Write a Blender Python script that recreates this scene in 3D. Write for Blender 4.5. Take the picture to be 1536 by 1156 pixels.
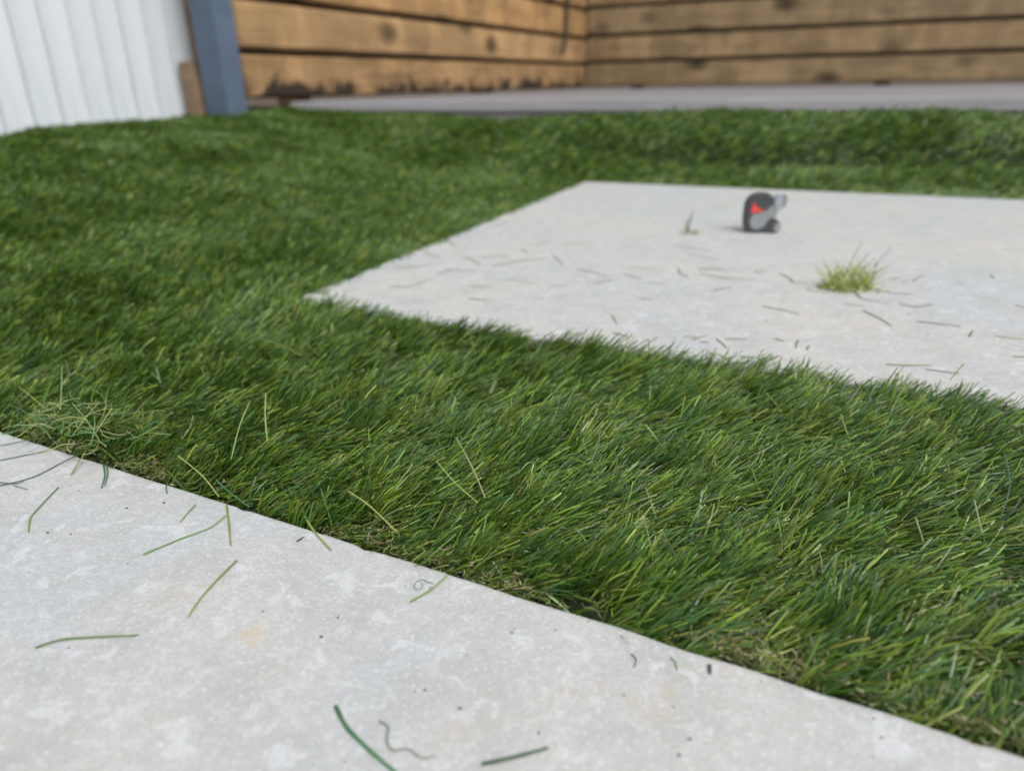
import bpy, bmesh, math, random
import numpy as np
from mathutils import Vector, Matrix
R = math.radians
for o in list(bpy.data.objects): bpy.data.objects.remove(o)
scene = bpy.context.scene
col = scene.collection

# ------------------------------------------------------------------ camera
CAM_H, PITCH, ROLL = 0.23, R(22.75), R(-1.0)
FPX, CX, CY = 1080.0, 768.0, 578.0          # photograph is 1536 x 1156
cp, sp, cr, sr = math.cos(PITCH), math.sin(PITCH), math.cos(ROLL), math.sin(ROLL)
cam_d = bpy.data.cameras.new('camera')
cam = bpy.data.objects.new('camera', cam_d); col.objects.link(cam)
right = Vector((cr, sr*sp, sr*cp)); up = Vector((-sr, cr*sp, cr*cp)); fwd = Vector((0, cp, -sp))
m = Matrix((right, up, -fwd)).transposed().to_4x4(); m.translation = Vector((0, 0, CAM_H))
cam.matrix_world = m
cam_d.sensor_width = 36.0; cam_d.lens = FPX/1536*36.0
cam_d.clip_start = 0.01; cam_d.clip_end = 500
cam_d.dof.use_dof = True; cam_d.dof.focus_distance = 0.43
cam_d.dof.aperture_fstop = cam_d.lens/5.0
scene.camera = cam

# ------------------------------------------------------------------ light: bright overcast
SUN_EL, SUN_AZ = R(56), R(140)              # azimuth clockwise from +Y (light comes from the right, a little behind)
w = bpy.data.worlds.new('World'); scene.world = w; w.use_nodes = True
nt = w.node_tree; bg = nt.nodes['Background']
sky = nt.nodes.new('ShaderNodeTexSky'); sky.sky_type = 'NISHITA'; sky.sun_disc = False
sky.sun_elevation = SUN_EL; sky.sun_rotation = SUN_AZ; sky.dust_density = 3.0; sky.air_density = 1.0
hs = nt.nodes.new('ShaderNodeHueSaturation'); hs.inputs['Saturation'].default_value = 0.22
nt.links.new(sky.outputs[0], hs.inputs['Color']); nt.links.new(hs.outputs[0], bg.inputs['Color'])
bg.inputs['Strength'].default_value = 0.15
sd = bpy.data.lights.new('sun', 'SUN'); sd.energy = 1.0; sd.angle = R(35); sd.color = (1, .97, .93)
sun = bpy.data.objects.new('sun', sd); col.objects.link(sun)
sdir = Vector((math.sin(SUN_AZ)*math.cos(SUN_EL), math.cos(SUN_AZ)*math.cos(SUN_EL), math.sin(SUN_EL)))
sun.rotation_euler = (-sdir).to_track_quat('-Z', 'Y').to_euler(); sun.location = sdir*6
vs = scene.view_settings
vs.view_transform = 'Standard'; vs.look = 'None'; vs.gamma = 1; vs.use_curve_mapping = False
vs.exposure = 0.95

# ------------------------------------------------------------------ frame helpers
ANG = R(26)                                  # the garden's own axes: U along the slab edges, V away from the camera
CA, SA = math.cos(ANG), math.sin(ANG)
def UV(u, v, z=0.0): return Vector((u*CA+v*SA, -u*SA+v*CA, z))
def toUV(x, y): return x*CA-y*SA, x*SA+y*CA
def ray(x, y):
    a = (x-CX)/FPX; b = -(y-CY)/FPX
    a, b = cr*a-sr*b, sr*a+cr*b
    return Vector((a, cp+b*sp, -sp+b*cp))
def at(x, y, z=0.0):
    d = ray(x, y); t = (z-CAM_H)/d.z
    return Vector((0, 0, CAM_H))+d*t
FRAME = Matrix.Rotation(-ANG, 4, 'Z')

# layout in U,V (metres)
V_NEAR = 0.2537
def v_near(u): return V_NEAR-.0205*u         # trimmed turf edge along the near slab
FAR_SLAB = [(-.588, .615), (.62, .600), (.60, 1.757), (-.645, 1.757)]     # corners in U,V
def s_edge(u, v):                            # signed distance outside the far slab (negative inside)
    d = None
    for k_ in range(4):
        (a0, b0), (a1, b1) = FAR_SLAB[k_], FAR_SLAB[(k_+1) % 4]; q = math.hypot(a1-a0, b1-b0)
        e = ((u-a0)*(b1-b0)-(v-b0)*(a1-a0))/q
        d = e if d is None else np.maximum(d, e)
    return d
def in_slab(u, v, g=0.0): return s_edge(u, v) < g
LAWN_U0, LAWN_U1, V_DECK = -2.05, 1.35, 2.10
DECK_Z = 0.183

def sst(x, a, b):
    t = np.clip((np.asarray(x, float)-a)/(b-a), 0, 1); return t*t*(3-2*t)
def fnoise(u, v, scale, seed):
    r = np.random.RandomState(seed); s = 0
    for k in range(7):
        a = r.uniform(0, 2*math.pi); fr = r.uniform(.6, 1.7)/scale; ph = r.uniform(0, 2*math.pi)
        s = s+np.sin((u*math.cos(a)+v*math.sin(a))*fr*2*math.pi+ph)
    return s/math.sqrt(3.5)
def lawn_h(u, v):
    u = np.asarray(u, float); v = np.asarray(v, float)
    left = sst(-u, .70, 2.05)*(.06+.082*sst(v, .1, 1.5))
    k = sst(u, -1.15, -.45)
    step = .045*sst(v, 1.76, 1.95)+.020*sst(v, 1.92+.02*np.sin(u*5), 2.00+.02*np.sin(u*5))+.095*sst(v, 1.84, 2.13)
    back = .135*sst(v, 1.70, 2.14)*(1-k)+step*k
    dip = -.016*np.exp(-((v-1.925-.02*np.sin(u*5))/.032)**2)*k
    wob = .004*fnoise(u, v, .45, 5)*sst(v, .7, 1.3)
    edge = np.clip(s_edge(u, v)/.15, 0, 1)
    hgt = .170*(1-(1-left/.170)*(1-back/.170))
    return -.010+hgt+dip+wob*edge

# ------------------------------------------------------------------ materials
def mat(name, rough=.6, spec=.4):
    mt = bpy.data.materials.new(name); mt.use_nodes = True
    n = mt.node_tree; b = n.nodes['Principled BSDF']
    b.inputs['Roughness'].default_value = rough; b.inputs['Specular IOR Level'].default_value = spec
    return mt, n, b
def N(n, t, **kw):
    x = n.nodes.new(t)
    for k, v in kw.items():
        if k in x.inputs: x.inputs[k].default_value = v
        else: setattr(x, k, v)
    return x
def ramp(n, src, stops):
    r = n.nodes.new('ShaderNodeValToRGB'); cr_ = r.color_ramp
    while len(cr_.elements) < len(stops): cr_.elements.new(.5)
    for e, (p, c) in zip(cr_.elements, stops):
        e.position = p; e.color = (c, c, c, 1) if isinstance(c, (int, float)) else (*c, 1)
    n.links.new(src, r.inputs[0]); return r.outputs[0]
def mix(n, fac, a, b, mode='MIX'):
    x = n.nodes.new('ShaderNodeMix'); x.data_type = 'RGBA'; x.blend_type = mode
    for s, v in ((x.inputs['Factor'], fac), (x.inputs[6], a), (x.inputs[7], b)):
        if hasattr(v, 'is_output'): n.links.new(v, s)
        elif isinstance(v, (int, float)) : s.default_value = v if s.type == 'VALUE' else (v, v, v, 1)
        else: s.default_value = (*v, 1)
    return x.outputs[2]
def coords(n, scale=(1, 1, 1), world=False, loc=(0, 0, 0)):
    if world: src = N(n, 'ShaderNodeNewGeometry').outputs['Position']
    else: src = N(n, 'ShaderNodeTexCoord').outputs['Object']
    mp = N(n, 'ShaderNodeMapping'); mp.inputs['Scale'].default_value = scale; mp.inputs['Location'].default_value = loc
    n.links.new(src, mp.inputs[0]); return mp.outputs[0]
def noise(n, vec, scale, detail=4, rough=.55, dist=0):
    x = N(n, 'ShaderNodeTexNoise', Scale=scale, Detail=detail, Roughness=rough, Distortion=dist)
    n.links.new(vec, x.inputs['Vector']); return x.outputs[0]
def bump(n, b, hsrc, strength, dist):
    x = N(n, 'ShaderNodeBump', Strength=strength, Distance=dist)
    n.links.new(hsrc, x.inputs['Height']); n.links.new(x.outputs[0], b.inputs['Normal'])

def stone_mat():
    mt, n, b = mat('pale_stone', .55, .35)
    c = coords(n, world=True)
    big = ramp(n, noise(n, c, 4.5, 3, .5), [(.38, (.300, .317, .322)), (.62, (.340, .326, .298))])
    mid = noise(n, c, 150, 4, .6, .2)
    base = mix(n, ramp(n, mid, [(.46, 0), (.66, .55)]), big, (.385, .395, .40))
    base = mix(n, ramp(n, noise(n, coords(n, world=True, loc=(3, 7, 0)), 24, 5, .65), [(.46, 0), (.68, .6)]), base, (.250, .268, .250))
    base = mix(n, ramp(n, noise(n, coords(n, world=True, loc=(5, 2, 1)), 62, 5, .62, .8), [(.56, 0), (.64, .75)]), base, (.40, .415, .42))
    base = mix(n, ramp(n, noise(n, c, 620, 3, .6), [(.36, .4), (.48, 0)]), base, (.22, .22, .215))
    base = mix(n, ramp(n, noise(n, coords(n, world=True, loc=(1, 2, 5)), 480, 2, .5), [(.58, 0), (.72, .7)]), base, (.47, .48, .49))
    st = noise(n, coords(n, world=True, loc=(4.3, 1.9, 0)), 11, 6, .72, 1.2)
    base = mix(n, ramp(n, st, [(.58, 0), (.74, .45)]), base, (.31, .255, .175))
    # one tan rust-like mark with its own ragged shape
    pos = N(n, 'ShaderNodeNewGeometry').outputs['Position']
    wv = N(n, 'ShaderNodeTexNoise', Scale=140.0, Detail=4.0); n.links.new(pos, wv.inputs['Vector'])
    wm_ = N(n, 'ShaderNodeVectorMath', operation='MULTIPLY_ADD'); n.links.new(wv.outputs['Color'], wm_.inputs[0]); wm_.inputs[1].default_value = (.03, .03, 0); n.links.new(pos, wm_.inputs[2])
    dn = N(n, 'ShaderNodeVectorMath', operation='DISTANCE'); n.links.new(wm_.outputs[0], dn.inputs[0]); q = at(378, 955); dn.inputs[1].default_value = (q.x+.015, q.y+.015, 0)
    base = mix(n, ramp(n, dn.outputs['Value'], [(.002, .40), (.0065, 0)]), base, (.40, .285, .14))
    base = mix(n, ramp(n, noise(n, coords(n, world=True, loc=(9, 2, 0)), 260, 2, .5), [(.76, 0), (.79, .5)]), base, (.14, .135, .125))
    n.links.new(base, b.inputs['Base Color'])
    n.links.new(ramp(n, mid, [(.3, .62), (.7, .46)]), b.inputs['Roughness'])
    bump(n, b, noise(n, c, 420, 5, .7), .55, .0010)
    return mt
def wood_mat(name, ca, cb, cc, stain=False):  # stain: rot blotches plus painted shadow along the lower edge
    mt, n, b = mat(name, .75, .25)
    oi = N(n, 'ShaderNodeObjectInfo')
    off = N(n, 'ShaderNodeVectorMath', operation='SCALE'); off.inputs[0].default_value = (13.1, 7.7, 5.3)
    n.links.new(oi.outputs['Random'], off.inputs['Scale'])
    tc = N(n, 'ShaderNodeTexCoord')
    ad = N(n, 'ShaderNodeVectorMath', operation='ADD'); n.links.new(tc.outputs['Object'], ad.inputs[0]); n.links.new(off.outputs[0], ad.inputs[1])
    def mp(s):
        q = N(n, 'ShaderNodeMapping'); q.inputs['Scale'].default_value = s; n.links.new(ad.outputs[0], q.inputs[0]); return q.outputs[0]
    g = noise(n, mp((1.6, 30, 30)), 2.2, 6, .6, .6)
    base = ramp(n, g, [(.28, ca), (.5, cb), (.74, cc)])
    patch = noise(n, mp((2.2, 6, 6)), 1.3, 3, .5, .3)
    base = mix(n, ramp(n, patch, [(.40, 0), (.66, .75)]), base, [x*1.45 for x in cb])
    patch2 = noise(n, mp((3.2, 13, 13)), 1.1, 5, .65, .5)
    base = mix(n, ramp(n, patch2, [(.52, 0), (.70, .6)]), base, [x*.45 for x in ca])
    patch3 = noise(n, mp((8, 2.5, 2.5)), 1.0, 3, .5, .2)
    base = mix(n, ramp(n, patch3, [(.42, .55), (.60, 0)]), base, [x*.62 for x in cb])
    # knots
    vo = N(n, 'ShaderNodeTexVoronoi', Scale=1.0); vo.inputs['Randomness'].default_value = .9
    n.links.new(mp((3.0, 5.2, 5.2)), vo.inputs['Vector'])
    base = mix(n, ramp(n, vo.outputs['Distance'], [(.09, .95), (.20, .5), (.30, 0)]), base, [x*.28 for x in ca])
    ti = ramp(n, oi.outputs['Random'], [(0, (.74, .76, .76)), (.5, (.88, .84, .76)), (1, (.97, .80, .60))])
    base = mix(n, 1.0, base, ti, 'MULTIPLY')
    if stain:                               # blotchy rot stains, plus shadow under the wall painted as a dark lower band
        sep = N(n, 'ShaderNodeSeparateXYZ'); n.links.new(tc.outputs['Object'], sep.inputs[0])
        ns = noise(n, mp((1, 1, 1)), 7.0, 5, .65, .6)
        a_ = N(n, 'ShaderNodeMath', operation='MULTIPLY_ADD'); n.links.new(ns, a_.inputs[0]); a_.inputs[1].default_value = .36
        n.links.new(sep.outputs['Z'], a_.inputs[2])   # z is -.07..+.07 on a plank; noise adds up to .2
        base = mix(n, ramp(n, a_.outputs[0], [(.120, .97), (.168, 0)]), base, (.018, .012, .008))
    n.links.new(base, b.inputs['Base Color'])
    bump(n, b, g, .5, .004)
    return mt
def white_paint_mat():
    mt, n, b = mat('white_paint', .5, .4)
    g = noise(n, coords(n, (40, 40, 2.2)), 1.5, 5, .6, .4)
    oi = N(n, 'ShaderNodeObjectInfo')
    t = ramp(n, oi.outputs['Random'], [(0, (.47,.50,.53)), (1, (.51,.535,.555))])
    n.links.new(mix(n, ramp(n, g, [(.35, .5), (.6, 0)]), t, (.35,.385,.41)), b.inputs['Base Color'])
    bump(n, b, g, .35, .003); return mt
def plain(name, c, rough=.6, spec=.4, var=.25, scale=30):
    mt, n, b = mat(name, rough, spec)
    ns = noise(n, coords(n), scale, 4, .6)
    n.links.new(ramp(n, ns, [(.3, [x*(1-var) for x in c]), (.7, [min(1, x*(1+var)) for x in c])]), b.inputs['Base Color'])
    bump(n, b, ns, .15, .001); return mt
def deck_mat(name, c):
    mt, n, b = mat(name, .7, .3)
    oi = N(n, 'ShaderNodeObjectInfo')
    g = noise(n, coords(n, (1.2, 30, 30)), 2, 5, .6, .3)
    base = ramp(n, g, [(.3, [x*.75 for x in c]), (.7, [x*1.2 for x in c])])
    ti = ramp(n, oi.outputs['Random'], [(0, (.75, .74, .76)), (.6, (1, 1, 1)), (1, (1.25, 1.22, 1.2))])
    n.links.new(mix(n, 1.0, base, ti, 'MULTIPLY'), b.inputs['Base Color']); bump(n, b, g, .4, .002); return mt
def blade_mat():
    mt, n, b = mat('turf_fibre', .38, .45)
    at_ = N(n, 'ShaderNodeAttribute', attribute_name='tint')
    n.links.new(at_.outputs['Color'], b.inputs['Base Color'])
    tr = N(n, 'ShaderNodeBsdfTranslucent'); n.links.new(at_.outputs['Color'], tr.inputs['Color'])
    ms = N(n, 'ShaderNodeMixShader', Fac=.14)
    n.links.new(b.outputs[0], ms.inputs[1]); n.links.new(tr.outputs[0], ms.inputs[2])
    n.links.new(ms.outputs[0], n.nodes['Material Output'].inputs['Surface']); return mt
M = dict(
    stone=stone_mat(), white=white_paint_mat(), blade=blade_mat(),
    wood=wood_mat('fence_timber', (.205,.134,.068), (.300,.206,.112), (.375,.270,.160)),
    wood_low=wood_mat('fence_timber_rot_shade', (.175,.116,.060), (.260,.180,.102), (.325,.235,.144), True),
    backing=plain('dark_backing_timber', (.035, .026, .018), .9, .2),
    post=plain('blue_grey_paint', (.070, .098, .145), .5, .4, .12, 12),
    stub=plain('brown_stub_timber', (.20, .14, .09), .8, .2, .3, 25),
    deck=deck_mat('grey_decking', (.160,.154,.160)), nosing=deck_mat('grey_nosing', (.31,.30,.31)), fascia=deck_mat('grey_fascia', (.33,.305,.30)),
    soil=plain('soil', (.06, .045, .03), .95, .1, .4, 8), turf_back=plain('turf_backing', (.014, .022, .009), .95, .1, .5, 60),
    rubber=plain('black_rubber', (.042, .045, .048), .55, .4, .2, 200), red=plain('red_plastic', (.62, .05, .03), .4, .5, .06, 90),
    grey=plain('grey_plastic', (.20, .212, .215), .4, .5, .08, 90), silver=plain('light_grey_plastic', (.26, .285, .31), .35, .5, .08, 90),
    strip=plain('dark_strip', (.045, .035, .025), .8, .2))

# ------------------------------------------------------------------ object helpers
def tag(o, label=None, cat=None, group=None, kind=None):
    for k, v in (('label', label), ('category', cat), ('group', group), ('kind', kind)):
        if v: o[k] = v
    return o
def link(name, me, material, parent=None, loc=None, frame=False):
    o = bpy.data.objects.new(name, me); col.objects.link(o)
    if material and not me.materials: me.materials.append(material)
    if parent: o.parent = parent
    if loc is not None: o.location = loc
    return o
def empty(name, loc=(0, 0, 0), rz=0.0):
    o = bpy.data.objects.new(name, None); col.objects.link(o); o.location = loc; o.rotation_euler = (0, 0, rz); o.empty_display_size = .05
    return o
def box_mesh(name, sx, sy, sz, bev=.003, seg=1, jit=0.0, rnd=None):
    bm = bmesh.new(); bmesh.ops.create_cube(bm, size=1)
    for v in bm.verts:
        v.co = Vector((v.co.x*sx, v.co.y*sy, v.co.z*sz))
        if jit: v.co += Vector((0, rnd.uniform(-jit, jit), rnd.uniform(-jit, jit)))
    if bev: bmesh.ops.bevel(bm, geom=list(bm.edges), offset=bev, segments=seg, affect='EDGES')
    me = bpy.data.meshes.new(name); bm.to_mesh(me); bm.free(); return me
def prism(name, pts, y0, y1, bev=0.0):      # outline in x,z; extruded along y
    bm = bmesh.new()
    vs_ = [bm.verts.new((x, y0, z)) for x, z in pts]
    f = bm.faces.new(vs_); r = bmesh.ops.extrude_face_region(bm, geom=[f])
    for v in r['geom']:
        if isinstance(v, bmesh.types.BMVert): v.co.y = y1
    bmesh.ops.recalc_face_normals(bm, faces=bm.faces)
    if bev: bmesh.ops.bevel(bm, geom=list(bm.edges), offset=bev, segments=2, affect='EDGES')
    me = bpy.data.meshes.new(name); bm.to_mesh(me); bm.free()
    for p in me.polygons: p.use_smooth = False
    return me

rng = random.Random(11)
# ------------------------------------------------------------------ setting: ground, lawn base
gm = bpy.data.meshes.new('ground')
gm.from_pydata([(-80, -80, -.05), (80, -80, -.05), (80, 80, -.05), (-80, 80, -.05)], [], [(0, 1, 2, 3)])
tag(link('ground', gm, M['soil']), 'bare brown soil under the garden', 'ground', kind='structure')

def axis_lines(a, b, step, cuts):
    pts = sorted({round(x, 5) for x in list(np.arange(a, b, step))+[b]+cuts})
    return [p for p in pts if all(abs(p-c) > step*.3 or p == c for c in [round(c, 5) for c in cuts])]
ul = axis_lines(LAWN_U0, LAWN_U1, .04, []); vl = axis_lines(V_NEAR+.002, V_DECK+.012, .03, [])
UU, VV = np.meshgrid(ul, vl); VV = VV-.0205*UU*np.clip(1-(VV-V_NEAR)/.2, 0, 1); HH = np.where(in_slab(UU, VV, -.02), -.045, lawn_h(UU, VV))
verts = [tuple(UV(u, v, z)) for u, v, z in zip(UU.ravel(), VV.ravel(), HH.ravel())]
faces = []; nu = len(ul)
for j in range(len(vl)-1):
    for i in range(nu-1):
        faces.append((j*nu+i, j*nu+i+1, (j+1)*nu+i+1, (j+1)*nu+i))
lm = bpy.data.meshes.new('lawn'); lm.from_pydata(verts, [], faces)
for p in lm.polygons: p.use_smooth = True
tag(link('lawn', lm, M['turf_back']), 'dark backing of the artificial lawn', 'lawn', kind='structure')

# ------------------------------------------------------------------ stone slabs
def slab_mesh(cs, seed):                     # corners anticlockwise; worn, very slightly uneven rim
    r_ = np.random.RandomState(seed); ring = []; nrm = []
    for k_ in range(4):
        (x0, y0), (x1, y1) = cs[k_], cs[(k_+1) % 4]; n_ = int(math.hypot(x1-x0, y1-y0)/.006)
        nx, ny = (y1-y0), -(x1-x0); q = math.hypot(nx, ny); nx /= q; ny /= q
        t_ = np.arange(n_)/n_; j = .0007*np.convolve(r_.normal(0, 1, n_+8), np.ones(5)/5, 'same')[4:-4]
        ch = np.zeros(n_)
        for c_ in r_.choice(n_, max(2, n_//30)): ch[c_] -= r_.uniform(.0006, .0024)
        ring += [(x0+(x1-x0)*t+nx*(a+b), y0+(y1-y0)*t+ny*(a+b)) for t, a, b in zip(t_, j, ch)]; nrm += [(nx, ny)]*n_
    n_ = len(ring)
    ins = lambda d: [(x-a*d, y-b*d) for (x, y), (a, b) in zip(ring, nrm)]
    vs_ = [(x, y, -.052) for x, y in ring]+[(x, y, -.0018) for x, y in ring]+[(x, y, -.0005) for x, y in ins(.0008)]+[(x, y, 0) for x, y in ins(.0026)]
    fs = [(a*n_+i, a*n_+(i+1) % n_, (a+1)*n_+(i+1) % n_, (a+1)*n_+i) for a in range(3) for i in range(n_)]
    fs += [tuple(range(3*n_, 4*n_)), tuple(reversed(range(n_)))]
    me = bpy.data.meshes.new('paving_slab'); me.from_pydata(vs_, [], fs); return me
o = link('paving_slab', slab_mesh([(-1.5, -.60), (1.4, -.60), (1.4, v_near(1.4)), (-1.5, v_near(-1.5))], 1), M['stone']); o.rotation_euler = (0, 0, -ANG)
tag(o, 'pale grey stone slab with long loose green blades, no tape measure on it', 'paving slab')
o = link('paving_slab', slab_mesh(FAR_SLAB, 2), M['stone']); o.rotation_euler = (0, 0, -ANG)
tag(o, 'pale stone slab set into the turf, carrying the tape measure and cut tuft', 'paving slab')

# ------------------------------------------------------------------ decking
deck = tag(empty('decking', UV(0, V_DECK, 0), -ANG), 'raised grey decking between lawn and timber walls', 'decking', kind='structure')
DU0, DU1 = -1.875, 2.6
bw = .142
k = 0; v = .006
dm = box_mesh('board', DU1-DU0, bw-.005, .026, .002)
nm = box_mesh('nosing', DU1-DU0, .045, .034, .006, 2)
o = link('nosing', nm, M['nosing'], deck, ((DU0+DU1)/2, .024, DECK_Z-.0175))
v = .05
while v < 2.98-bw:
    o = link('board', dm, M['deck'], deck, ((DU0+DU1)/2, v+bw/2, DECK_Z-.0135)); v += bw
link('fascia', box_mesh('fascia', DU1-DU0, .02, .20, .002), M['fascia'], deck, ((DU0+DU1)/2, .026, DECK_Z-.036-.10))

# ------------------------------------------------------------------ timber walls
def timber_wall(name, label, origin, rz, length, rows, z0, first_mat):
    w_ = tag(empty(name, origin, rz), label, 'timber wall', 'timber plank walls')
    rr = random.Random(hash(label) % 1000 if False else len(label)); z = z0
    for i, hgt in enumerate(rows):
        me = box_mesh('plank', length, .034, hgt-.018, .009, 3, .0015, rr)
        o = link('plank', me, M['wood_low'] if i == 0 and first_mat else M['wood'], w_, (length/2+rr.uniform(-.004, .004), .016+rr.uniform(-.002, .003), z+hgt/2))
        z += hgt
    link('backing_board', box_mesh('backing_board', length+.16, .018, sum(rows)-.02, 0), M['backing'], w_, (length/2+.05, .052, z0+sum(rows)/2))
    x = .35
    while x < length:
        link('post', box_mesh('post', .09, .09, z+.05, .004), M['wood'], w_, (x, .108, (z+.05)/2-.05)); x += 1.5
    return w_
rows_l = [.152, .158, .172, .165, .17, .16, .168, .165, .17, .16]
rows_r = [.158, .160, .172, .165, .17, .16, .168, .165, .17, .16]
U_WALL, V_WALL = -1.875, 5.08
pv0_, PA_ = 1.815, .092
V_POST = 1.90
# left wall: plank faces look toward +U;   local x runs along V, local +y points away from the garden (-U)
timber_wall('timber_wall', 'horizontal plank wall with dark rot stains along its bottom, running from the blue-grey post', UV(U_WALL-.004, pv0_+PA_+.002, 0), R(90)-ANG, V_WALL+.03-(pv0_+PA_+.002), rows_l, DECK_Z+.004, True)  # bottom plank: rot stains plus painted shadow at the wall's foot
timber_wall('timber_wall', 'horizontal knotty plank wall across the far end of the grey decking', UV(U_WALL+.002, V_WALL, 0), -ANG, 4.4, rows_r, DECK_Z+.010, False)

# corner batten joining the walls
# ------------------------------------------------------------------ blue-grey post, stub, white fence
PA = .092
pu1, pv0 = -1.876, 1.815
post = empty('fence_post', UV(pu1-PA/2, pv0+PA/2, -.05), -ANG); tag(post, 'square blue-grey painted post between white fence and timber wall', 'post')
link('shaft', box_mesh('shaft', PA, PA, 2.05, .004, 2), M['post'], post, (0, 0, 1.025))
cap = bmesh.new(); bmesh.ops.create_cone(cap, cap_ends=True, segments=4, radius1=.078, radius2=.01, depth=.04, matrix=Matrix.Rotation(R(45), 4, 'Z'))
cme = bpy.data.meshes.new('cap'); cap.to_mesh(cme); cap.free(); link('cap', cme, M['post'], post, (0, 0, 2.071))
stub = link('timber_stub', box_mesh('timber_stub', .055, .06, .36, .005, 2), M['stub'], loc=UV(-2.012, 1.83, .13)); stub.rotation_euler = (0, R(-1.5), -ANG)
tag(stub, 'short brown timber stub between white fence end and blue-grey post', 'timber')
F_U, F_V1, BP = -2.055, 1.882, .082
wf = tag(empty('white_fence', UV(F_U, F_V1, 0), R(-90)-ANG), 'white painted fence of narrow vertical boards ending at the blue-grey post', 'fence')
x = 0; rr = random.Random(3)
wm = [box_mesh('board', BP-.003, .018, 1.75, .0015) for _ in range(4)]
for i in range(24):
    o = link('board', wm[i % 4], M['white'], wf, (BP/2+i*BP, -.009+rr.uniform(-.0015, .0015), .955+rr.uniform(-.004, .004)))
link('end_post', box_mesh('end_post', .09, .06, 1.76, .004), M['stub'], wf, (-.047, -.02, .95))
for z in (.35, 1.0, 1.6): link('rail', box_mesh('rail', 24*BP, .04, .07, .004), M['white'], wf, (12*BP, -.0385, z))
for x in (.1, 1.0, 1.9): link('post', box_mesh('post', .08, .08, 1.8, .004), M['white'], wf, (x, -.099, .85))

# thin dark strip hanging in the far corner
st = bpy.data.curves.new('strap', 'CURVE'); st.dimensions = '3D'; st.bevel_depth = .012; st.bevel_resolution = 2
spl = st.splines.new('POLY'); pts = [(4.62, .40), (4.66, .47), (4.68, .62), (4.72, .95), (4.74, 1.30), (4.74, 1.56)]
spl.points.add(len(pts)-1)
for p, (v_, z_) in zip(spl.points, pts): p.co = (*UV(U_WALL+.018, v_, z_), 1)
so = bpy.data.objects.new('strap', st); col.objects.link(so)
dg = bpy.context.evaluated_depsgraph_get(); sme = bpy.data.meshes.new_from_object(so.evaluated_get(dg)); bpy.data.objects.remove(so)
tag(link('hanging_strap', sme, M['strip']), 'thin dark strap hanging down the timber wall near the corner', 'strap')

# ------------------------------------------------------------------ tape measure
tp = at(1150, 350); tm = empty('tape_measure', (tp.x-.004, tp.y+.018, 0), R(-14))
tag(tm, 'small black and grey tape measure with red flash on the stone slab', 'tape measure')
S = .00100
sc = lambda pts: [((x-30)*S, z*S) for x, z in pts]
link('case', prism('case', sc([(7, 0), (53, 0), (57, 3), (58, 15), (54, 19), (46, 21), (43, 28), (45, 38), (45, 50), (42, 57), (35, 61), (18, 61), (8, 57), (2, 49), (0, 40), (0, 14), (2, 5)]), -.017, .017, .0028), M['rubber'], tm)
link('face_plate', prism('face_plate', sc([(10, 22), (13.5, 30), (24.5, 32.4), (33, 35.6), (39, 42.5), (43, 46), (47, 40), (46, 27), (37, 20), (33, 11), (25, 5.5), (15, 6), (10.5, 13)]), -.0190, -.0160, .0010), M['grey'], tm)
link('red_flash', prism('red_flash', sc([(13.5, 48), (11.5, 40), (10, 33), (13, 31.5), (20, 33.5), (28, 34), (30, 36.5), (23, 38.5), (18.5, 41), (15.5, 47)]), -.0186, -.0160, .0005), M['red'], tm)
link('side_plate', prism('side_plate', sc([(44, 46), (47, 40), (46, 27), (50, 26), (51, 33), (55, 40), (61, 46), (62, 57), (56, 60), (48, 59), (44, 54)]), -.0178, .010, .0014), M['silver'], tm)
link('belt_clip', prism('belt_clip', sc([(59, 40), (62, 45), (63.5, 55), (61, 61), (58, 62), (60, 55), (59, 46)]), -.0195, -.006, .0006), M['grey'], tm)
link('tape_mouth', prism('tape_mouth', sc([(47, 3), (55, 4), (58.5, 8), (58, 15), (49, 16.5)]), -.0188, .008, .0008), M['grey'], tm)

# ------------------------------------------------------------------ grass fibres (numpy-built ribbons)
def ribbon_mesh(name, cen, side, tint, material):
    """cen (N,S,3) centreline, side (N,S,3) half-width vectors, tint (N,3) or (N,S,3)"""
    n_, s_ = cen.shape[:2]
    vv = np.stack([cen-side, cen+side], axis=2).reshape(-1, 3).astype(np.float32)
    base = (np.arange(n_)*s_*2)[:, None]+(np.arange(s_-1)*2)[None, :]
    q = np.stack([base, base+1, base+3, base+2], axis=-1).reshape(-1).astype(np.int32)
    nf = len(q)//4
    me = bpy.data.meshes.new(name)
    me.vertices.add(len(vv)); me.vertices.foreach_set('co', vv.ravel())
    me.loops.add(nf*4); me.loops.foreach_set('vertex_index', q)
    me.polygons.add(nf); me.polygons.foreach_set('loop_start', np.arange(0, nf*4, 4, dtype=np.int32))
    me.polygons.foreach_set('use_smooth', np.ones(nf, dtype=bool))
    if tint.ndim == 2: tint = np.repeat(tint[:, None, :], s_, axis=1)
    tint = np.repeat(tint[:, :, None, :], 2, axis=2).reshape(-1, 3)
    ca = me.attributes.new('tint', 'FLOAT_COLOR', 'POINT')
    ca.data.foreach_set('color', np.concatenate([tint, np.ones((len(tint), 1))], 1).astype(np.float32).ravel())
    me.update(); me.validate(); me.materials.append(material); return me
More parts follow.
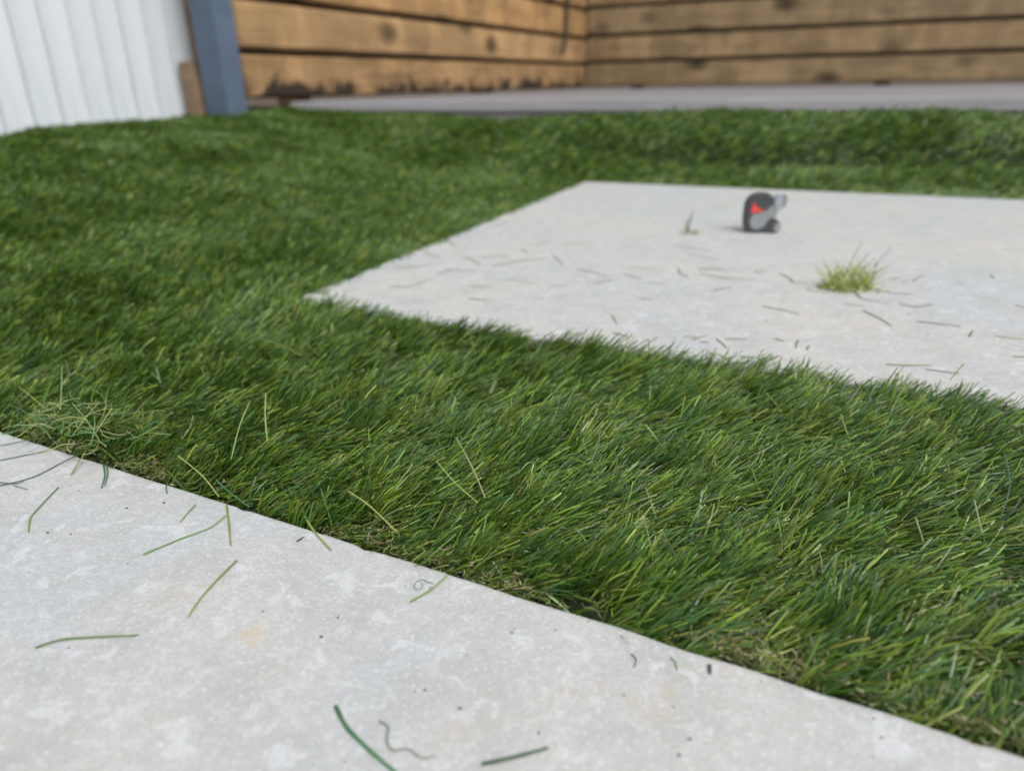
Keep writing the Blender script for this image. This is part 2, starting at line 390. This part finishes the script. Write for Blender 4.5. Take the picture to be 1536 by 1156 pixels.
def centrelines(root, az, e0, e1, L, nseg, sideways=0):
    n_ = len(az); t = (np.arange(nseg)+.5)/nseg
    el = e0[:, None]+(e1-e0)[:, None]*(t[None, :]**.6)
    a = az[:, None]+sideways*(t[None, :]-.2) if np.ndim(sideways) == 0 else az[:, None]+sideways[:, None]*(t[None, :]-.2)
    d = np.stack([np.cos(el)*np.cos(a), np.cos(el)*np.sin(a), np.sin(el)], -1)*(L/nseg)[:, None, None]
    c = np.concatenate([np.zeros((n_, 1, 3)), np.cumsum(d, 1)], 1)+root[:, None, :]
    dd = np.concatenate([d, d[:, -1:]], 1); dd /= np.linalg.norm(dd, axis=2, keepdims=True)
    return c, dd
def sides(dd, az, twist, w, taper):
    h_ = np.stack([-np.sin(az), np.cos(az), 0*az], -1)[:, None, :]+0*dd
    b_ = np.cross(dd, h_); tw = twist[:, None, None]
    s = h_*np.cos(tw)+b_*np.sin(tw)
    return s*(w[:, None]*taper[None, :]/2)[:, :, None]

PAL = np.array([(.098, .172, .014), (.040, .094, .010), (.150, .222, .022), (.038, .108, .024), (.245, .290, .065), (.120, .210, .052)])
PW = np.array([.31, .27, .15, .15, .04, .08])
def visible(x, y, margin=.56):              # keep what this view or a step to either side could see
    return (y > -.25) & (np.abs(x) < .82*np.maximum(y, 0)+margin)
def turf(seed, dmin, dmax, pitch, nb, width, nseg, lenmul=1.0):
    r = np.random.RandomState(seed)
    gu = np.arange(LAWN_U0, LAWN_U1, pitch); gv = np.arange(V_NEAR-.03, V_DECK, pitch)
    u, v = np.meshgrid(gu, gv); u = u.ravel(); v = v.ravel()
    u = u+r.uniform(-.5, .5, u.shape)*pitch; v = v+r.uniform(-.45, .45, v.shape)*pitch
    x, y = u*CA+v*SA, -u*SA+v*CA
    dist = np.hypot(x, y)+r.uniform(-.06, .06, u.shape)
    g = .004
    keep = (dist >= dmin) & (dist < dmax) & visible(x, y) & (v > v_near(u)+.003) & (v < V_DECK+.004) & (u < LAWN_U1)
    keep &= ~in_slab(u, v, g)
    sparse = fnoise(u, v, .055, 21)
    keep &= r.uniform(0, 1, u.shape) > .8*sst(sparse, .6, 1.5)*sst(1.5-np.hypot(x, y), 0, .7)
    u, v = u[keep], v[keep]; T = len(u)
    # tuft fields
    nearf = .45+.55*sst(1.1-np.hypot(u, v), 0, .4)
    az_t = R(1)+R(13)*fnoise(u, v, .30, 31)+R(10)*fnoise(u, v, .07, 32)*nearf+r.normal(0, R(11), T)
    el_t = R(21)-R(8)*sst(np.hypot(u, v), .9, 1.9)+R(8)*fnoise(u, v, .16, 33)*nearf+R(8)*fnoise(u, v, .05, 34)*nearf+r.normal(0, R(7), T)
    ln_t = .0305*(1+.05*fnoise(u, v, .10, 35)+.04*r.normal(0, 1, T))*lenmul
    mixf = fnoise(u, v, .06, 36)
    u = np.repeat(u, nb); v = np.repeat(v, nb); n_ = len(u)
    z = lawn_h(u, v)
    root = np.stack([u*CA+v*SA, -u*SA+v*CA, z-.001], -1)
    root[:, :2] += r.normal(0, .0019, (n_, 2))
    az = np.repeat(az_t, nb)+r.normal(0, R(17), n_)
    e1 = np.clip(np.repeat(el_t, nb)-R(6)+r.normal(0, R(12), n_), R(-5), R(85)); e0 = np.clip(e1+R(32)+r.normal(0, R(8), n_), R(15), R(95))
    odd = r.uniform(0, 1, n_) < .045; az[odd] += r.normal(0, R(75), odd.sum()); e1[odd] += r.normal(0, R(18), odd.sum())
    L = np.repeat(ln_t, nb)*r.uniform(.72, 1.10, n_)
    edge = np.minimum(np.abs(v-v_near(u)), 1)       # cut fibres at the trimmed edge
    L *= np.where(edge < .012, r.uniform(.55, 1.0, n_), 1)
    c, dd = centrelines(root, az, e0, e1, L, nseg, r.normal(0, R(16), n_))
    taper = np.linspace(1, .62, nseg+1)
    s = sides(dd, az, r.uniform(-1.3, 1.3, n_), width*r.uniform(.7, 1.25, n_), taper)
    p = PW[None, :]*np.exp(np.repeat(mixf, nb)[:, None]*np.array([[0, -.25, .45, -.4, .55, -.3]])); p /= p.sum(1, keepdims=True)
    idx = (r.uniform(0, 1, (n_, 1)) > np.cumsum(p, 1)).sum(1).clip(0, len(PAL)-1)
    tint = PAL[idx]*r.uniform(.5, 1.5, (n_, 1))*(1+r.normal(0, .05, (n_, 3)))
    return c, s, np.clip(tint, .004, .6)
GM = .83
def add_grass(name, label, *a, **k):
    c, s, t = turf(*a, **k)
    tag(link(name, ribbon_mesh(name, c, s, t*GM, M['blade']), None), label, 'grass', kind='stuff'); return len(c)*(c.shape[1]-1)*2
tot = add_grass('grass', 'dense green artificial grass blades on the strip between the two stone slabs', 1, 0, .80, .0068, 13, .00112, 4)
tot += add_grass('grass', 'green artificial grass further back beside the tape measure slab', 2, .80, 1.55, .0082, 12, .00150, 2)
tot += add_grass('grass', 'soft green artificial grass rising to the decking and white fence', 3, 1.55, 9, .0096, 12, .0020, 2, lenmul=.85)

# curly tan-green root thatch between the blades
def thatch(seed, n_, umin, umax, vmin, vmax, zoff, L0, L1, wdt, pal, edge_bias=False):
    r = np.random.RandomState(seed)
    u = r.uniform(umin, umax, n_); v = vmin+(vmax-vmin)*(r.uniform(0, 1, n_)**(2.2 if edge_bias else 1))-.0205*u
    x, y = u*CA+v*SA, -u*SA+v*CA
    keep = visible(x, y) & (v > v_near(u)+.006) & ~in_slab(u, v, .004); u, v, x, y = u[keep], v[keep], x[keep], y[keep]
    if edge_bias:
        keep = r.uniform(-1.2, 1.2, len(u)) < fnoise(u, v, .13, 77); u, v, x, y = u[keep], v[keep], x[keep], y[keep]
    n_ = len(u); S_ = 8
    z = lawn_h(u, v)+r.uniform(zoff[0], zoff[1], n_)
    L = r.uniform(L0, L1, n_); a0 = r.uniform(0, 2*math.pi, n_); cv = r.normal(0, 2.2, n_); wig = r.uniform(.5, 1.5, n_); ph = r.uniform(0, 6.3, n_)
    t = (np.arange(S_)+.5)/S_
    a = a0[:, None]+cv[:, None]*t+wig[:, None]*np.sin(t*9+ph[:, None])
    el = .45*np.sin(t*7+ph[:, None]*2)
    d = np.stack([np.cos(el)*np.cos(a), np.cos(el)*np.sin(a), np.sin(el)], -1)*(L/S_)[:, None, None]
    c = np.concatenate([np.zeros((n_, 1, 3)), np.cumsum(d, 1)], 1)+np.stack([x, y, z], -1)[:, None, :]
    dd = np.concatenate([d, d[:, -1:]], 1); dd /= np.linalg.norm(dd, axis=2, keepdims=True)
    s = sides(dd, a0, r.uniform(-1.5, 1.5, n_), wdt*r.uniform(.7, 1.3, n_), np.ones(S_+1))
    tint = np.array(pal)[r.randint(0, len(pal), n_)]*r.uniform(.7, 1.3, (n_, 1))
    return c, s, tint
TAN = [(.16, .13, .055), (.12, .13, .045), (.20, .17, .09), (.09, .12, .04)]
parts = [thatch(51, 9000, -.9, .6, V_NEAR+.004, .60, (.001, .010), .008, .018, .0006, TAN),
         thatch(52, 5200, -.9, .6, V_NEAR+.006, V_NEAR+.06, (.002, .012), .008, .018, .0007, TAN+[(.14, .17, .05)], True)]
c, s, t = (np.concatenate(q) for q in zip(*parts))
tag(link('thatch', ribbon_mesh('thatch', c, s, t, M['blade']), None), 'curly tan and olive thatch fibres at the roots along the trimmed turf edge', 'thatch', kind='stuff')

# ------------------------------------------------------------------ loose cut blades
def fibre(name, pts, width, tint, thick=.16, lift=None):
    """a cut blade: a shallow U-section ribbon with thickness along a smoothed path of world points"""
    P = [Vector(p) for p in pts]
    if len(P) == 2: P.insert(1, (P[0]+P[1])/2+Vector((P[1].y-P[0].y, P[0].x-P[1].x, 0))*rng.uniform(-.06, .06))
    out = []
    for i in range(len(P)-1):
        p0 = P[max(i-1, 0)]; p1 = P[i]; p2 = P[i+1]; p3 = P[min(i+2, len(P)-1)]
        for q in range(4):
            t = q/4
            out.append(.5*((2*p1)+(p2-p0)*t+(2*p0-5*p1+4*p2-p3)*t*t+(3*p1-p0-3*p2+p3)*t**3))
    out.append(P[-1]); n_ = len(out); ctr = out[n_//2].copy(); ctr.z = min(p.z for p in out)
    vs_, fs, ph_ = [], [], rng.uniform(0, 6)
    for i, p in enumerate(out):
        tg = (out[min(i+1, n_-1)]-out[max(i-1, 0)]).normalized()
        sd_ = tg.cross(Vector((0, 0, 1)))
        sd_ = sd_.normalized() if sd_.length > 1e-4 else Vector((1, 0, 0))
        nn = sd_.cross(tg).normalized(); wv = width*(1-.30*(i/(n_-1))**2)*(1+.12*math.sin(i*1.9+ph_))/2; q = p-ctr
        th = width*thick
        vs_ += [q-sd_*wv+nn*th*.2, q-nn*0, q+sd_*wv+nn*th*.2, q+nn*th]
    for i in range(n_-1):
        for j in range(4): fs.append((i*4+j, i*4+(j+1) % 4, i*4+4+(j+1) % 4, i*4+4+j))
    fs += [(3, 2, 1, 0), tuple((n_-1)*4+j for j in range(4))]
    me = bpy.data.meshes.new(name); me.from_pydata([tuple(v_) for v_ in vs_], [], fs)
    ca = me.attributes.new('tint', 'FLOAT_COLOR', 'POINT'); g0, g1 = rng.uniform(.75, 1.0), rng.uniform(1.0, 1.45); cl_ = []
    for i in range(n_):
        q = g0+(g1-g0)*i/(n_-1)
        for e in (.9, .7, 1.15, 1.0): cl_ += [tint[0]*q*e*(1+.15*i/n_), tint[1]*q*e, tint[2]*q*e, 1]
    ca.data.foreach_set('color', cl_)
    for p in me.polygons: p.use_smooth = False
    return link(name, me, M['blade'], loc=ctr)
GREEN = dict(g=(.075, .120, .032), d=(.028, .070, .032), o=(.105, .145, .036), p=(.14, .195, .055), t=(.22, .18, .09), b=(.06, .12, .065), k=(.045, .05, .04))
def clip(px, w_mm, c, label, group=None, z=.0006, zs=None, name='grass_clipping'):
    pts = [at(x, y, (zs[i] if zs else z)) for i, (x, y) in enumerate(px)]
    t = [v_*rng.uniform(.85, 1.2)*(1.35 if group == 'cut blades on the near stone slab' and c != 'k' else 1.0 if group == 'cut blades scattered on the tape measure slab' else 1) for v_ in GREEN[c]]
    return tag(fibre(name, pts, w_mm/1000, t), label, 'grass clipping', group)
G1 = 'cut blades on the near stone slab'
near = [
 ([(88, 730), (62, 757), (46, 776), (43, 797)], 1.2, 'g', 'thin green blade hooked at one end, lying alone on the plain pale slab'),
 ([(53, 971), (90, 959), (140, 955), (207, 952)], 1.4, 'g', 'gently curved green blade beside the tan stain on the plain slab'),
 ([(215, 831), (270, 808), (315, 791), (341, 771)], 1.35, 'g', 'longest curved green blade, its end touching a short upright one at the turf edge'),
 ([(340, 757), (344, 790), (346, 818)], 1.2, 'o', 'short straight blade reaching from the turf edge, touching the longest curved blade'),
 ([(355, 840), (325, 870), (300, 898), (282, 925)], 1.3, 'o', 'olive arched blade lying diagonally, curving toward the tan stain'),
 ([(293, 757), (270, 783)], 1.0, 'g', 'small straight blade beside the longest curved blade'),
 ([(453, 765), (470, 795), (497, 825)], 1.3, 'o', 'bent olive blade hanging out of the turf onto the slab'),
 ([(503, 1057), (520, 1090), (555, 1125), (596, 1160)], 1.7, 'd', 'thick dark green curved blade beside the wavy thread'),
 ([(568, 1080), (582, 1090), (580, 1110), (590, 1125), (612, 1122), (632, 1136), (652, 1132)], .75, 'b', 'wavy thin green thread lying between two thicker blades'),
 ([(723, 1145), (770, 1135), (822, 1121)], 1.7, 'd', 'thick straight green blade next to the wavy thread'),
 ([(615, 902), (645, 885), (672, 862)], 1.2, 'o', 'olive blade leading from the turf edge past the tiny curl'),
 ([(650, 875), (641, 872), (635, 869), (626, 871), (621, 879), (627, 884), (634, 878), (632, 872)], .45, 'b', 'tiny looped green curl beside an olive blade'),
 ([(0, 728), (50, 715), (90, 695), (120, 680)], 1.3, 'd', 'long dark blade bowing out from the turf across the slab corner'),
 ([(0, 690), (40, 682), (88, 672)], 1.2, 'd', 'dark straight blades under the pale thatch heap at the slab edge'),
 ([(0, 668), (40, 660), (68, 654)], 1.0, 'd', 'dark straight blades under the pale thatch heap at the slab edge'),
 ([(0, 723), (25, 725), (36, 720)], .9, 'd', 'short dark blade crossing the long bowed blade'),
 ([(20, 728), (42, 734)], .6, 'k', 'tiny dark fibre under the long bowed blade'),
 ([(155, 696), (152, 732)], 1.1, 'd', 'pair of short dark upright blades sticking out of the turf edge'),
 ([(160, 697), (157, 728)], 1.0, 'd', 'pair of short dark upright blades sticking out of the turf edge'),
 ([(252, 722), (251, 740)], .8, 'd', 'tiny dark blade tip poking out at the turf edge beside black crumbs'),
 ([(947, 980), (954, 988), (951, 1000)], .6, 'k', 'tiny dark curled fibre near the turf edge beside a chipped mark'),
 ([(1006, 985), (1013, 993), (1016, 1005)], .6, 'g', 'tiny green curled fibre beside a square dark chip'),
 ([(1064, 996), (1065, 1010)], 1.6, 'k', 'square dark chip lying on the slab by the turf edge'),
]
pair = {}
for px, w_, c_, lb in near:
    clip(px, w_, c_, lb, G1)
clip([(106, 712), (124, 684), (146, 645), (168, 612)], 1.1, 'p', 'long pale straw-green blade leaning from the thatch heap over the slab edge', 'loose blades lying on the turf', zs=[.001, .006, .022, .030])

G2 = 'cut blades scattered on the tape measure slab'
A6 = lambda L: [(1000+x/2.866, 260+y/2.866) for x, y in L]
A5 = lambda L: [(440+x/2.743, 260+y/2.743) for x, y in L]
far = [A6(q) for q in (
 [(410, 570), (490, 585), (570, 605)], [(845, 590), (910, 620), (968, 655)], [(1075, 635), (1160, 645), (1265, 657)], [(1410, 697), (1536, 712)],
 [(1300, 700), (1315, 675)], [(1490, 787), (1545, 787)], [(1000, 560), (1070, 572), (1145, 562)], [(900, 505), (1050, 520)], [(140, 430), (260, 450), (380, 455)],
 [(200, 505), (280, 487)], [(135, 410), (270, 415)], [(50, 410), (60, 430), (95, 445)], [(485, 430), (530, 450), (545, 468), (600, 468)], [(250, 712), (345, 712)],
 [(215, 712), (258, 750)], [(110, 715), (172, 697)], [(75, 700), (140, 705)], [(140, 722), (185, 725)], [(565, 715), (555, 748)], [(612, 740), (605, 757)],
 [(470, 708), (505, 722)], [(315, 785), (395, 790)], [(945, 820), (1140, 822)], [(1110, 840), (1260, 860)], [(180, 770), (230, 780), (265, 800)],
 [(600, 495), (700, 515)], [(760, 560), (850, 570)], [(1230, 470), (1280, 476)], [(960, 455), (1000, 448)], [(1060, 462), (1110, 436)], [(1500, 565), (1545, 580)],
 [(270, 285), (350, 295)], [(90, 345), (230, 375)], [(40, 310), (180, 330)], [(190, 150), (290, 143)], [(960, 184), (1010, 186)], [(1390, 435), (1410, 450)], [(380, 425), (430, 420)])]
far += [A5(q) for q in (
 [(840, 435), (920, 440), (1000, 455)], [(730, 463), (810, 463)], [(1170, 390), (1220, 405), (1290, 420)], [(1240, 450), (1320, 437)], [(1360, 410), (1430, 435)],
 [(1110, 295), (1200, 280)], [(820, 385), (920, 360), (1040, 350)], [(640, 400), (750, 400)], [(590, 415), (650, 395)], [(540, 325), (610, 345)], [(400, 465), (480, 465), (570, 430)],
 [(700, 345), (770, 375)], [(1070, 335), (1110, 378)], [(720, 515), (800, 520)], [(1310, 585), (1330, 620)], [(1315, 655), (1380, 675)], [(1000, 290), (1070, 275)],
 [(1460, 450), (1536, 455)], [(1420, 515), (1475, 520)], [(780, 345), (890, 340)], [(1060, 465), (1130, 460)], [(480, 385), (560, 380)], [(430, 390), (500, 375)], [(690, 235), (700, 250)],
 [(800, 225), (880, 200)], [(940, 310), (960, 325)], [(1380, 385), (1500, 390)], [(620, 270), (670, 300)])]
for i, px in enumerate(far):
    c_ = rng.choice('ggoopppbg'); w_ = 1.9 if i < 9 else rng.uniform(1.4, 2.1)
    if i == 8: c_, w_ = 'p', 2.2
    lb = {'g': 'green cut blade', 'o': 'olive green cut blade', 'p': 'pale green cut blade', 'b': 'bluish green cut blade', 'd': 'dark green cut blade', 't': 'straw tan cut blade'}[c_]
    q0, q1 = at(*px[0]), at(*px[-1]); ln = (q1-q0).length; mid_ = (q0+q1)/2; mu, mv = toUV(mid_.x, mid_.y)
    dt = (mid_-at(1272, 432)).length; dm_ = (mid_-at(1150, 350)).length; dsp = (mid_-at(1031, 350)).length
    where = ('beside the cut tuft' if dt < .13 else 'beside the tape measure' if dm_ < .12 else 'beside the dark sprig' if dsp < .13 else 'along the leaning grass tips at the slab front'
             if mv < .74 else 'by the slab side edge where it meets the turf' if mu < -.47 else 'between sprig and turf edge on the tape measure slab' if mu < -.3 else 'on the open middle of the tape measure slab')
    size = 'short' if ln < .028 else 'long' if ln > .06 else ''
    clip(px, w_, c_, (size+' '+lb).strip()+' '+where, G2)

# loose blades on top of the strip of turf
A3 = lambda L: [(500+x/3.072, 440+y/3.072) for x, y in L]
A0 = lambda L: [(x/3.072, 400+y/3.072) for x, y in L]
loose = [A3([(478, 775), (560, 870), (665, 962)]), A3([(567, 665), (640, 800), (700, 940)]), A0([(1195, 330), (1290, 360), (1390, 408)]), A0([(755, 436), (860, 440), (945, 436)]),
         A0([(450, 445), (500, 420), (560, 403)]), A0([(285, 465), (283, 560), (278, 660)]), A0([(1150, 625), (1105, 730), (1065, 885)]), A0([(1225, 580), (1222, 690), (1232, 800)]),
         A0([(820, 870), (930, 960), (1010, 1060)]), A0([(995, 980), (1060, 1040), (1150, 1106)]), A0([(460, 620), (400, 690), (335, 775)]), A3([(70, 910), (170, 980), (290, 1095)]),
         [(1508, 680), (1500, 778)], [(1326, 775), (1332, 800)], [(900, 640), (888, 690)], [(1446, 545), (1425, 570)], A0([(265, 135), (350, 110), (420, 98)]), A0([(1150, 110), (1085, 190)])]
lcol = 'pppppppppdppdbbpgp'
V2 = 'one of two pale blades crossing in a narrow V on the turf strip'; U2 = 'pale blade standing upright alone in the turf between heap and strip'
B2 = 'thin pale loose blade lying on open turf behind the trimmings heap'; H2 = 'pale straight blade standing out of the curly trimmings heap'; S2 = 'short bluish blade standing in the turf strip'
LL = [V2, V2, 'straight pale loose blade on turf beside the far slab corner', B2, B2, H2, U2, U2, 'pale loose blade pointing down to the trimmed turf edge', 'dark green loose blade at the trimmed turf edge by the bent blade',
      H2, 'pale olive loose blade along the trimmed turf edge beside the dark one', 'long dark loose blade standing in the turf strip in front of the far slab', S2, S2, 'pale blade sticking up over the front edge of the far slab',
      'green loose blade lying far back on the open turf', 'pale loose blade on the turf just before the far slab corner']
for i, px in enumerate(loose):
    c_ = lcol[i]; nn = len(px)
    clip(px, rng.uniform(.8, 1.1), c_, LL[i], 'loose blades lying on the turf', zs=[.030-.010*k_/(nn-1) for k_ in range(nn)])
# heap of pale trimmed fibres at the turf edge
def heap(name, label, cat, centre_px, n_, rad, hgt, pal, seed, L0=.02, L1=.04, wd=.0009, upright=.3, z0=.0, elong=1.0, ang=0.0):
    r = np.random.RandomState(seed); ce = at(*centre_px, z0)
    a = r.uniform(0, 6.28, n_); q = rad*np.sqrt(r.uniform(0, 1, n_)); S_ = 7
    ox, oy = q*np.cos(a)*elong, q*np.sin(a)
    x = ox*math.cos(ang)-oy*math.sin(ang); y = ox*math.sin(ang)+oy*math.cos(ang)
    z = z0+.0008+hgt*np.clip(1-(q/rad)**2, 0, 1)*r.uniform(0, 1, n_)*(1-upright)
    L = r.uniform(L0, L1, n_); a0 = r.uniform(0, 6.28, n_); cv = r.normal(0, 1.6, n_); t = (np.arange(S_)+.5)/S_
    an = a0[:, None]+cv[:, None]*t; ph = r.uniform(0, 6.28, n_)
    e_up = np.where(r.uniform(0, 1, n_) < upright, r.uniform(.8, 1.55, n_), 0.0)
    el = e_up[:, None]*(1-.5*t)+.35*np.sin(t*5+ph[:, None])*(e_up[:, None] < .1)
    d = np.stack([np.cos(el)*np.cos(an), np.cos(el)*np.sin(an), np.sin(el)], -1)*(L/S_)[:, None, None]
    c = np.concatenate([np.zeros((n_, 1, 3)), np.cumsum(d, 1)], 1); c -= np.where(e_up[:, None, None] > 0, 0, c.mean(1, keepdims=True))
    c += np.stack([x, y, z-z0], -1)[:, None, :]; c[:, :, 2] = np.maximum(c[:, :, 2], .0006)
    dd = np.concatenate([d, d[:, -1:]], 1); dd /= np.linalg.norm(dd, axis=2, keepdims=True)
    s = sides(dd, a0, r.uniform(-1.5, 1.5, n_), wd*r.uniform(.7, 1.3, n_), np.linspace(1, .7, S_+1))
    tint = np.array(pal)[r.randint(0, len(pal), n_)]*r.uniform(.75, 1.25, (n_, 1))
    me = ribbon_mesh(name, c, s, tint, M['blade']); return me, ce
me, ce = heap('fibre_heap', '', '', (128, 640), 170, .032, .016, [(.15, .20, .05), (.10, .16, .04), (.20, .21, .08), (.05, .13, .04)], 61, .015, .032, .0008, .1, .012, 1.9, R(-27))
tag(link('fibre_heap', me, None, loc=ce), 'heap of pale curly trimmings on the turf beside the slab edge', 'trimmings', kind='stuff')
# cut tuft on the far slab
tuft = empty('turf_tuft', at(1272, 432)); tag(tuft, 'small yellow-green cut turf tuft with dark thread lying on the slab', 'turf tuft')
YG = [(.27, .33, .07), (.36, .39, .13), (.18, .25, .05), (.36, .36, .18)]
for i, (dx, n_, sd_) in enumerate(((-.014, 130, 71), (.017, 110, 72))):
    me, ce = heap('fibre_clump', '', '', (1272, 432), int(n_*1.0), .015, .018, YG, sd_, .018, .036, .0012, .62)
    link('fibre_clump', me, None, tuft, (dx, .003*i, 0))
me, ce = heap('spread_fibres', '', '', (1272, 432), 46, .034, .006, YG+[(.07, .11, .04)], 73, .015, .036, .0012, .06)
link('spread_fibres', me, None, tuft, (.006, 0, 0))
def tuft_part(name, rel, w_, c_, root):
    o = fibre(name, [Vector(root)+Vector(p) for p in rel], w_, GREEN[c_]); o.parent = tuft; o.location = Vector(o.location)-Vector(root); return o
T0 = tuft.location
th = [at(x, y, .001)-T0 for x, y in [(1224, 425), (1245, 428), (1262, 430), (1280, 436), (1292, 447), (1312, 451), (1334, 455)]]
tuft_part('dark_thread', th, .0016, 'k', T0)
for a, b, cc in (((-.010, 0, .01), (.012, .01, .052), 'g'), ((.018, 0, .012), (.048, .01, .046), 'o'), ((.02, 0, .012), (.064, .012, .030), 'p'), ((0, 0, .012), (.020, .006, .040), 'g')):
    tuft_part('long_blade', [a, tuple((p+q)/2+.002 for p, q in zip(a, b)), b], .0013, cc, T0)
# small dark sprig
sp0 = at(1031, 350); sprig = empty('grass_sprig', sp0); tag(sprig, 'small dark green upright sprig beside the tape measure', 'sprig')
tuft = sprig
for rel, w_, cc in (([(0, 0, .001), (.002, .004, .018), (.008, .006, .036)], .003, 'd'), ([(.001, 0, .001), (.004, 0, .014), (.006, -.002, .028)], .0022, 'd'), ([(-.016, .004, .001), (0, 0, .003), (.022, .008, .002)], .0016, 'g'),
                    ([(0, 0, .001), (.010, -.012, .002), (.014, -.02, .001)], .0018, 'o'), ([(0, 0, .001), (-.005, .002, .010), (-.003, .004, .020)], .002, 'g')):
    tuft_part('blade', rel, w_, cc, sp0)
me, ce = heap('spread_fibres', '', '', (1031, 350), 14, .016, .003, YG+[(.07, .11, .04)], 75, .012, .03, .0012, .1); link('spread_fibres', me, None, sprig, (.004, 0, 0))

# soil crumbs on the slabs
r = np.random.RandomState(8); bm = bmesh.new()
spots = [(106, 728), (118, 736), (246, 754), (190, 762), (72, 799), (394, 917), (507, 926), (482, 955), (553, 805), (819, 937), (700, 982), (768, 949), (772, 943), (690, 1062), (622, 1037), (637, 1035), (1034, 1108), (1018, 1132), (1322, 1106), (808, 1099), (936, 1042), (1010, 1060)]
for i in range(24): spots.append((r.uniform(0, 1500), r.uniform(700, 1150)))
for i in range(50): spots.append((r.uniform(700, 1500), r.uniform(290, 540)))
for i, (x, y) in enumerate(spots):
    p = at(x, y); u, v = toUV(p.x, p.y)
    if not (v < v_near(u)-.004 or in_slab(u, v, -.05)): continue
    rad = r.uniform(.0003, .0007) if i < 22 else r.uniform(.00015, .0004)
    if v > .5: rad *= 1.6
    mm = Matrix.Translation(p+Vector((0, 0, rad*.4))) @ Matrix.Rotation(r.uniform(0, 6), 4, 'Z') @ Matrix.Diagonal((1.5, 1, .7, 1))
    rr_ = bmesh.ops.create_icosphere(bm, subdivisions=1, radius=rad, matrix=mm)
    for v_ in rr_['verts']: v_.co += Vector(r.normal(0, rad*.18, 3))
me = bpy.data.meshes.new('soil_crumbs'); bm.to_mesh(me); bm.free()
tag(link('soil_crumbs', me, M['backing']), 'tiny dark soil crumbs scattered over the pale slabs', 'crumbs', kind='stuff')
print('grass tris', tot)
